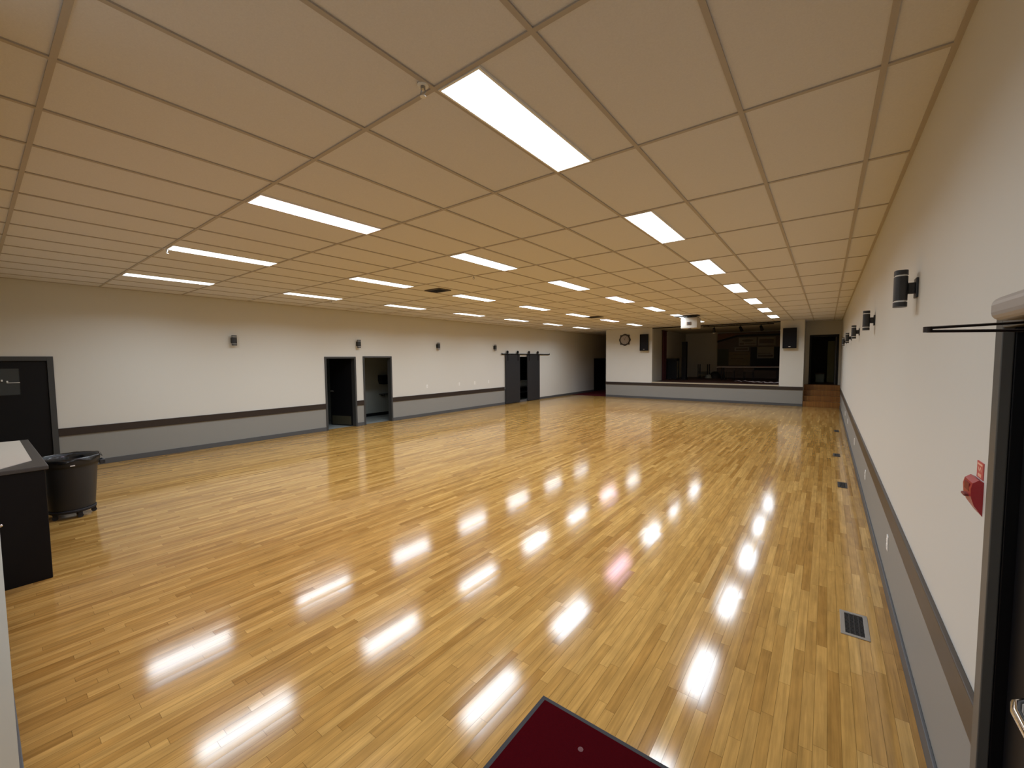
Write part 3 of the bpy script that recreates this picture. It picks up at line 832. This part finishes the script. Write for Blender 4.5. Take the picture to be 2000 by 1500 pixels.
# ------------------------------------------------------------------ stage lighting
bt = thing('lighting_bar', (-3.0, 19.35, CZ - .06), 'black lighting bar under the stage ceiling edge', 'lighting bar')
obj('pipe', MB().tube([(-4.3, 19.35, CZ - .06), (-1.7, 19.35, CZ - .06)], .022), M_BLACK, bt)
for xx in (-4.1, -3.0, -1.9):
    obj('hanger', MB().cyl((xx, 19.35, CZ - .06), (xx, 19.35, CZ - .012), .012), M_BLACK, bt)
def spot(xx, label, pale):
    s_ = thing('stage_spotlight', (xx, 19.35, CZ - .08), label, 'spotlight', 'spotlights on the lighting bar')
    obj('yoke', MB().box(xx - .012, xx + .012, 19.33, 19.37, CZ - .17, CZ - .0825), M_BLACK, s_)
    A = Vector((xx, 19.30, CZ - .15)); B = Vector((xx - .02, 19.40, CZ - .30)) if pale else Vector((xx + .02, 19.52, CZ - .27))
    obj('can', MB().cyl(A, B, .05, .065, n=24), M_BLACK, s_)
    if pale:
        A2 = B; B2 = B + (B - A).normalized()*.03
        obj('lens', MB().cyl(A2, B2, .06, .055, n=24), M_WHITE, s_)
spot(-3.86, 'stage spotlight with a pale lens beside the projector', True)
spot(-2.87, 'black stage spotlight in the middle of the lighting bar', False)
spot(-2.14, 'black stage spotlight at the right end of the lighting bar', False)

# ------------------------------------------------------------------ things on the stage
cu = thing('stage_curtain', (-6.42, 21.0, SZ), 'narrow dark maroon curtain hanging at the left side of the stage', 'curtain')
vs = []; nn = 24
for zz in (SZ + .01, CZ - .05):
    for k in range(nn + 1):
        yy = 20.75 + .5*k/nn
        vs.append((-6.44 + .035*math.sin(k*1.7), yy, zz))
    for k in range(nn, -1, -1):
        yy = 20.75 + .5*k/nn
        vs.append((-6.465 + .035*math.sin(k*1.7), yy, zz))
q = 2*(nn+1)
obj('cloth', MB().add(vs, [(k, (k+1) % q, q+(k+1) % q, q+k) for k in range(q)], 0, True), M_CURTAIN, cu)
obj('curtain_rod', MB().tube([(-6.45, 20.6, CZ - .04), (-6.45, 21.5, CZ - .04)], .015), M_BLACK, cu)
hs = thing('high_table', (-6.2, 21.5, SZ), 'tall black table or stand at the left of the stage', 'table')
obj('table_top', MB().box(-6.47, -5.93, 21.3, 21.8, 1.74, 1.86, bev=.01), M_BLACK, hs)
for (xx, yy) in ((-6.45, 21.32), (-5.98, 21.32), (-6.45, 21.75), (-5.98, 21.75)):
    obj('leg', MB().box(xx, xx + .04, yy, yy + .04, SZ, 1.74), M_BLACK, hs)
obj('modesty_panel', MB().box(-6.41, -5.98, 21.40, 21.43, SZ + .05, 1.74), M_BLACK, hs)
ps = thing('column_speaker', (-5.73, 22.0, SZ), 'tall slim black column speaker standing on the stage', 'speaker')
obj('column', MB().box(-5.86, -5.64, 21.9, 22.15, SZ + .04, 2.70, bev=.015), M_BLACK, ps)
obj('base', MB().box(-5.93, -5.60, 21.85, 22.2, SZ, SZ + .04, bev=.01), M_BLACK, ps)
cr_ = thing('tubular_cart', (-5.4, 24.5, SZ), 'low dark tubular frame cart in front of the stage back wall', 'cart')
for (xx, yy) in ((-5.62, 24.3), (-5.14, 24.3), (-5.62, 24.75), (-5.14, 24.75)):
    obj('post', MB().tube([(xx, yy, SZ + .03), (xx, yy, SZ + .74)], .022), M_BLACK, cr_)
    obj('wheel', MB().cyl((xx - .012, yy, SZ + .03), (xx + .012, yy, SZ + .03), .03), M_RUBBER, cr_)
obj('deck', MB().box(-5.64, -5.12, 24.28, 24.77, SZ + .14, SZ + .17), M_POSTER, cr_)
obj('deck', MB().box(-5.64, -5.12, 24.28, 24.77, SZ + .30, SZ + .32), M_BLACK, cr_)
bx = thing('dark_bundle', (-4.75, 24.2, SZ), 'dark lumpy bundle on the stage between the cart and the table', 'bundle')
obj('cloth_heap', MB().lathe([(0, SZ + .36), (.10, SZ + .35), (.20, SZ + .27), (.27, SZ + .12), (.30, SZ)], (-4.75, 24.2, 0), n=20), M_DARKGRILLE, bx)
obj('cloth_fold', MB().lathe([(0, SZ + .2), (.10, SZ + .18), (.16, SZ + .08), (.18, SZ)], (-5.02, 24.0, 0), n=16), M_BACKWALL, bx)
# long table
lt = thing('folding_table', (-2.9, 22.0, SZ), 'long brown table across the right half of the stage', 'table')
obj('table_top', MB().box(-4.22, -1.50, 21.8, 22.5, 1.415, 1.455, bev=.006), M_TABLE, lt)
for xx in (-4.0, -1.75):
    for yy in (21.88, 22.42):
        obj('leg', MB().tube([(xx, yy, SZ), (xx, yy, 1.42)], .018), M_BLACK, lt)
    obj('brace', MB().tube([(xx, 21.88, 1.0), (xx, 22.42, 1.0)], .012), M_BLACK, lt)
def stk(xx, yy, label):
    c = thing('folding_chair', (xx, yy, SZ), label, 'chair', 'chairs under the stage table')
    obj('seat', MB().box(xx - .2, xx + .2, yy - .2, yy + .2, SZ + .43, SZ + .46, bev=.01), M_DKWOOD, c)
    obj('backrest', MB().box(xx - .2, xx + .2, yy + .19, yy + .22, SZ + .46, SZ + .60, bev=.01), M_DKWOOD, c)
    for sx in (-.18, .18):
        for sy in (-.18, .18):
            obj('leg', MB().tube([(xx + sx, yy + sy, SZ), (xx + sx, yy + sy, SZ + .43)], .012), M_BLACK, c)
stk(-3.7, 22.15, 'dark chair tucked under the left end of the stage table')
stk(-2.9, 22.15, 'dark chair tucked under the middle of the stage table')
tag(obj('red_cloth', MB().box(-2.55, -2.0, 21.79, 22.0, 1.455, 1.468, bev=.004), mat('red_cloth', (.20, .05, .04, 1), .8), loc=(-2.27, 21.9, 1.455)), 'folded red-brown cloth on the stage table edge', 'cloth')
# backdrop: panelled flat with a dark sloping roof, and posters hung on it
bd = thing('stage_backdrop', (-3.3, 24.95, SZ), 'dark panelled stage backdrop with a sloping roof shape', 'backdrop')
obj('panel', MB().box(-4.80, -.95, 24.96, 25.04, SZ, 3.20), M_DKWOOD, bd)
obj('gable', MB().prism([(-4.80, 2.80), (-3.85, 3.07), (-2.95, 3.17), (-4.80, 3.17)], 24.93, 24.96, 'y'), M_REDWOOD, bd)
obj('roof_edge', MB().prism([(-4.80, 2.70), (-3.85, 2.98), (-1.0, 2.99), (-1.0, 3.08), (-3.85, 3.075), (-4.80, 2.80)], 24.89, 24.97, 'y'), M_BLACK, bd)
obj('dark_opening', MB().box(-3.20, -1.0, 24.945, 24.96, 1.2, 2.42), M_BLACK, bd)
obj('side_boards', MB().box(-4.78, -4.25, 24.945, 24.96, 1.45, 2.35), mat('dark_green_boards', (.045, .045, .022, 1), .6), bd)
def poster(x0, x1, z0, z1, label, kind, yy=24.955):
    p = thing('poster', ((x0+x1)/2, yy - .012, z0), label, 'poster', 'posters on the stage backdrop')
    obj('sheet', MB().box(x0, x1, yy - .026, yy - .01, z0, z1), M_POSTER if kind != 'tan' else M_POSTERB, p)
    w_, h_ = x1-x0, z1-z0
    g = MB()
    if kind == 'oval':
        pts = [((x0+x1)/2 + .32*w_*math.cos(2*PI*k/32), z0 + h_*.64 + .15*h_*math.sin(2*PI*k/32)) for k in range(32)]
        g.prism(pts, yy - .0285, yy - .026, 'y')
        g.box(x0 + .05*w_, x0 + .30*w_, yy - .0285, yy - .026, z0 + .14*h_, z0 + .34*h_)
        g.box(x0 + .36*w_, x0 + .95*w_, yy - .0285, yy - .026, z0 + .22*h_, z0 + .30*h_)
    elif kind == 'bands':
        g.box(x0 + .05*w_, x1 - .05*w_, yy - .0285, yy - .026, z0 + .12*h_, z0 + .30*h_)
        g.box(x0 + .05*w_, x1 - .18*w_, yy - .0285, yy - .026, z0 + .40*h_, z0 + .46*h_)
    elif kind == 'tan':
        g.box(x0 + .1*w_, x1 - .3*w_, yy - .0285, yy - .026, z0 + .5*h_, z0 + .55*h_)
        g.box(x0 + .2*w_, x1 - .1*w_, yy - .0285, yy - .026, z0 + .8*h_, z0 + .84*h_)
    else:
        g.box(x0 + .08*w_, x1 - .08*w_, yy - .0285, yy - .026, z0 + .25*h_, z0 + .75*h_)
    obj('print', g, M_DKWOOD, p)
poster(-3.76, -2.94, 2.50, 2.93, 'poster with a dark oval on the stage backdrop', 'oval')
poster(-2.88, -2.10, 2.49, 2.93, 'brownish poster at the upper right of the stage backdrop', 'block')
poster(-2.90, -2.16, 1.83, 2.42, 'pale banded poster at the lower right of the stage backdrop', 'bands', 24.945)
poster(-4.22, -3.22, 1.46, 2.17, 'large tan board at the lower left of the stage backdrop', 'tan', 24.945)
poster(-3.95, -3.28, 2.22, 2.42, 'thin pale strip between the oval poster and the tan board', 'block')
# loose sheets by the stage edge
for i, (xx, yy, a_, lab) in enumerate(((-3.0, 20.85, .1, 'left of the three'), (-2.38, 20.6, -.1, 'in the middle of the three'), (-1.80, 20.3, .05, 'right of the three'))):
    vs = []; n_ = 8
    Mx = Matrix.Translation(Vector((xx, yy, SZ))) @ Matrix.Rotation(a_, 4, 'Z')
    for (dz_, rev) in ((0, 0), (.006, 1)):
        for a in range(n_+1):
            for b in range(n_+1):
                u_, v_ = a/n_ - .5, b/n_ - .5
                vs.append((u_*.55, v_*.38, dz_ + .006 + .05*abs(math.sin(u_*7 + i) * math.cos(v_*6 + i*2))))
    N1 = (n_+1)**2
    fs = []
    for a in range(n_):
        for b in range(n_):
            p0 = a*(n_+1)+b
            fs.append((p0, p0+1, p0+n_+2, p0+n_+1)); fs.append((N1+p0, N1+p0+n_+1, N1+p0+n_+2, N1+p0+1))
    mb = MB().add(vs, fs, 0, True, Mx)
    tag(obj('paper_sheet', mb, M_PAPER, loc=(xx, yy, SZ)), 'crumpled pale sheet lying on the stage floor, %s' % lab, 'paper', 'loose sheets on the stage floor')

# ------------------------------------------------------------------ things beyond the doorway at the steps
cb_ = thing('storage_cabinet', (.1, 23.0, SZ), 'tan cupboard seen through the doorway above the steps', 'cabinet')
obj('body', MB().box(.02, .30, 22.2, 22.9, SZ, 2.55, bev=.01), M_YELW, cb_)
obj('door', MB().box(.04, .29, 22.18, 22.2, SZ + .08, 2.5), M_YELW, cb_)
bx = thing('plastic_tub', (-.2, 22.0, SZ), 'grey-green tub on the floor beyond the doorway above the steps', 'tub')
obj('tub', MB().box(-.38, -.06, 21.8, 22.2, SZ, SZ + .36, bev=.03), M_GREENBOX, bx)
obj('lid', MB().box(-.40, -.04, 21.78, 22.22, SZ + .36, SZ + .40, bev=.01), M_DKWOOD, bx)
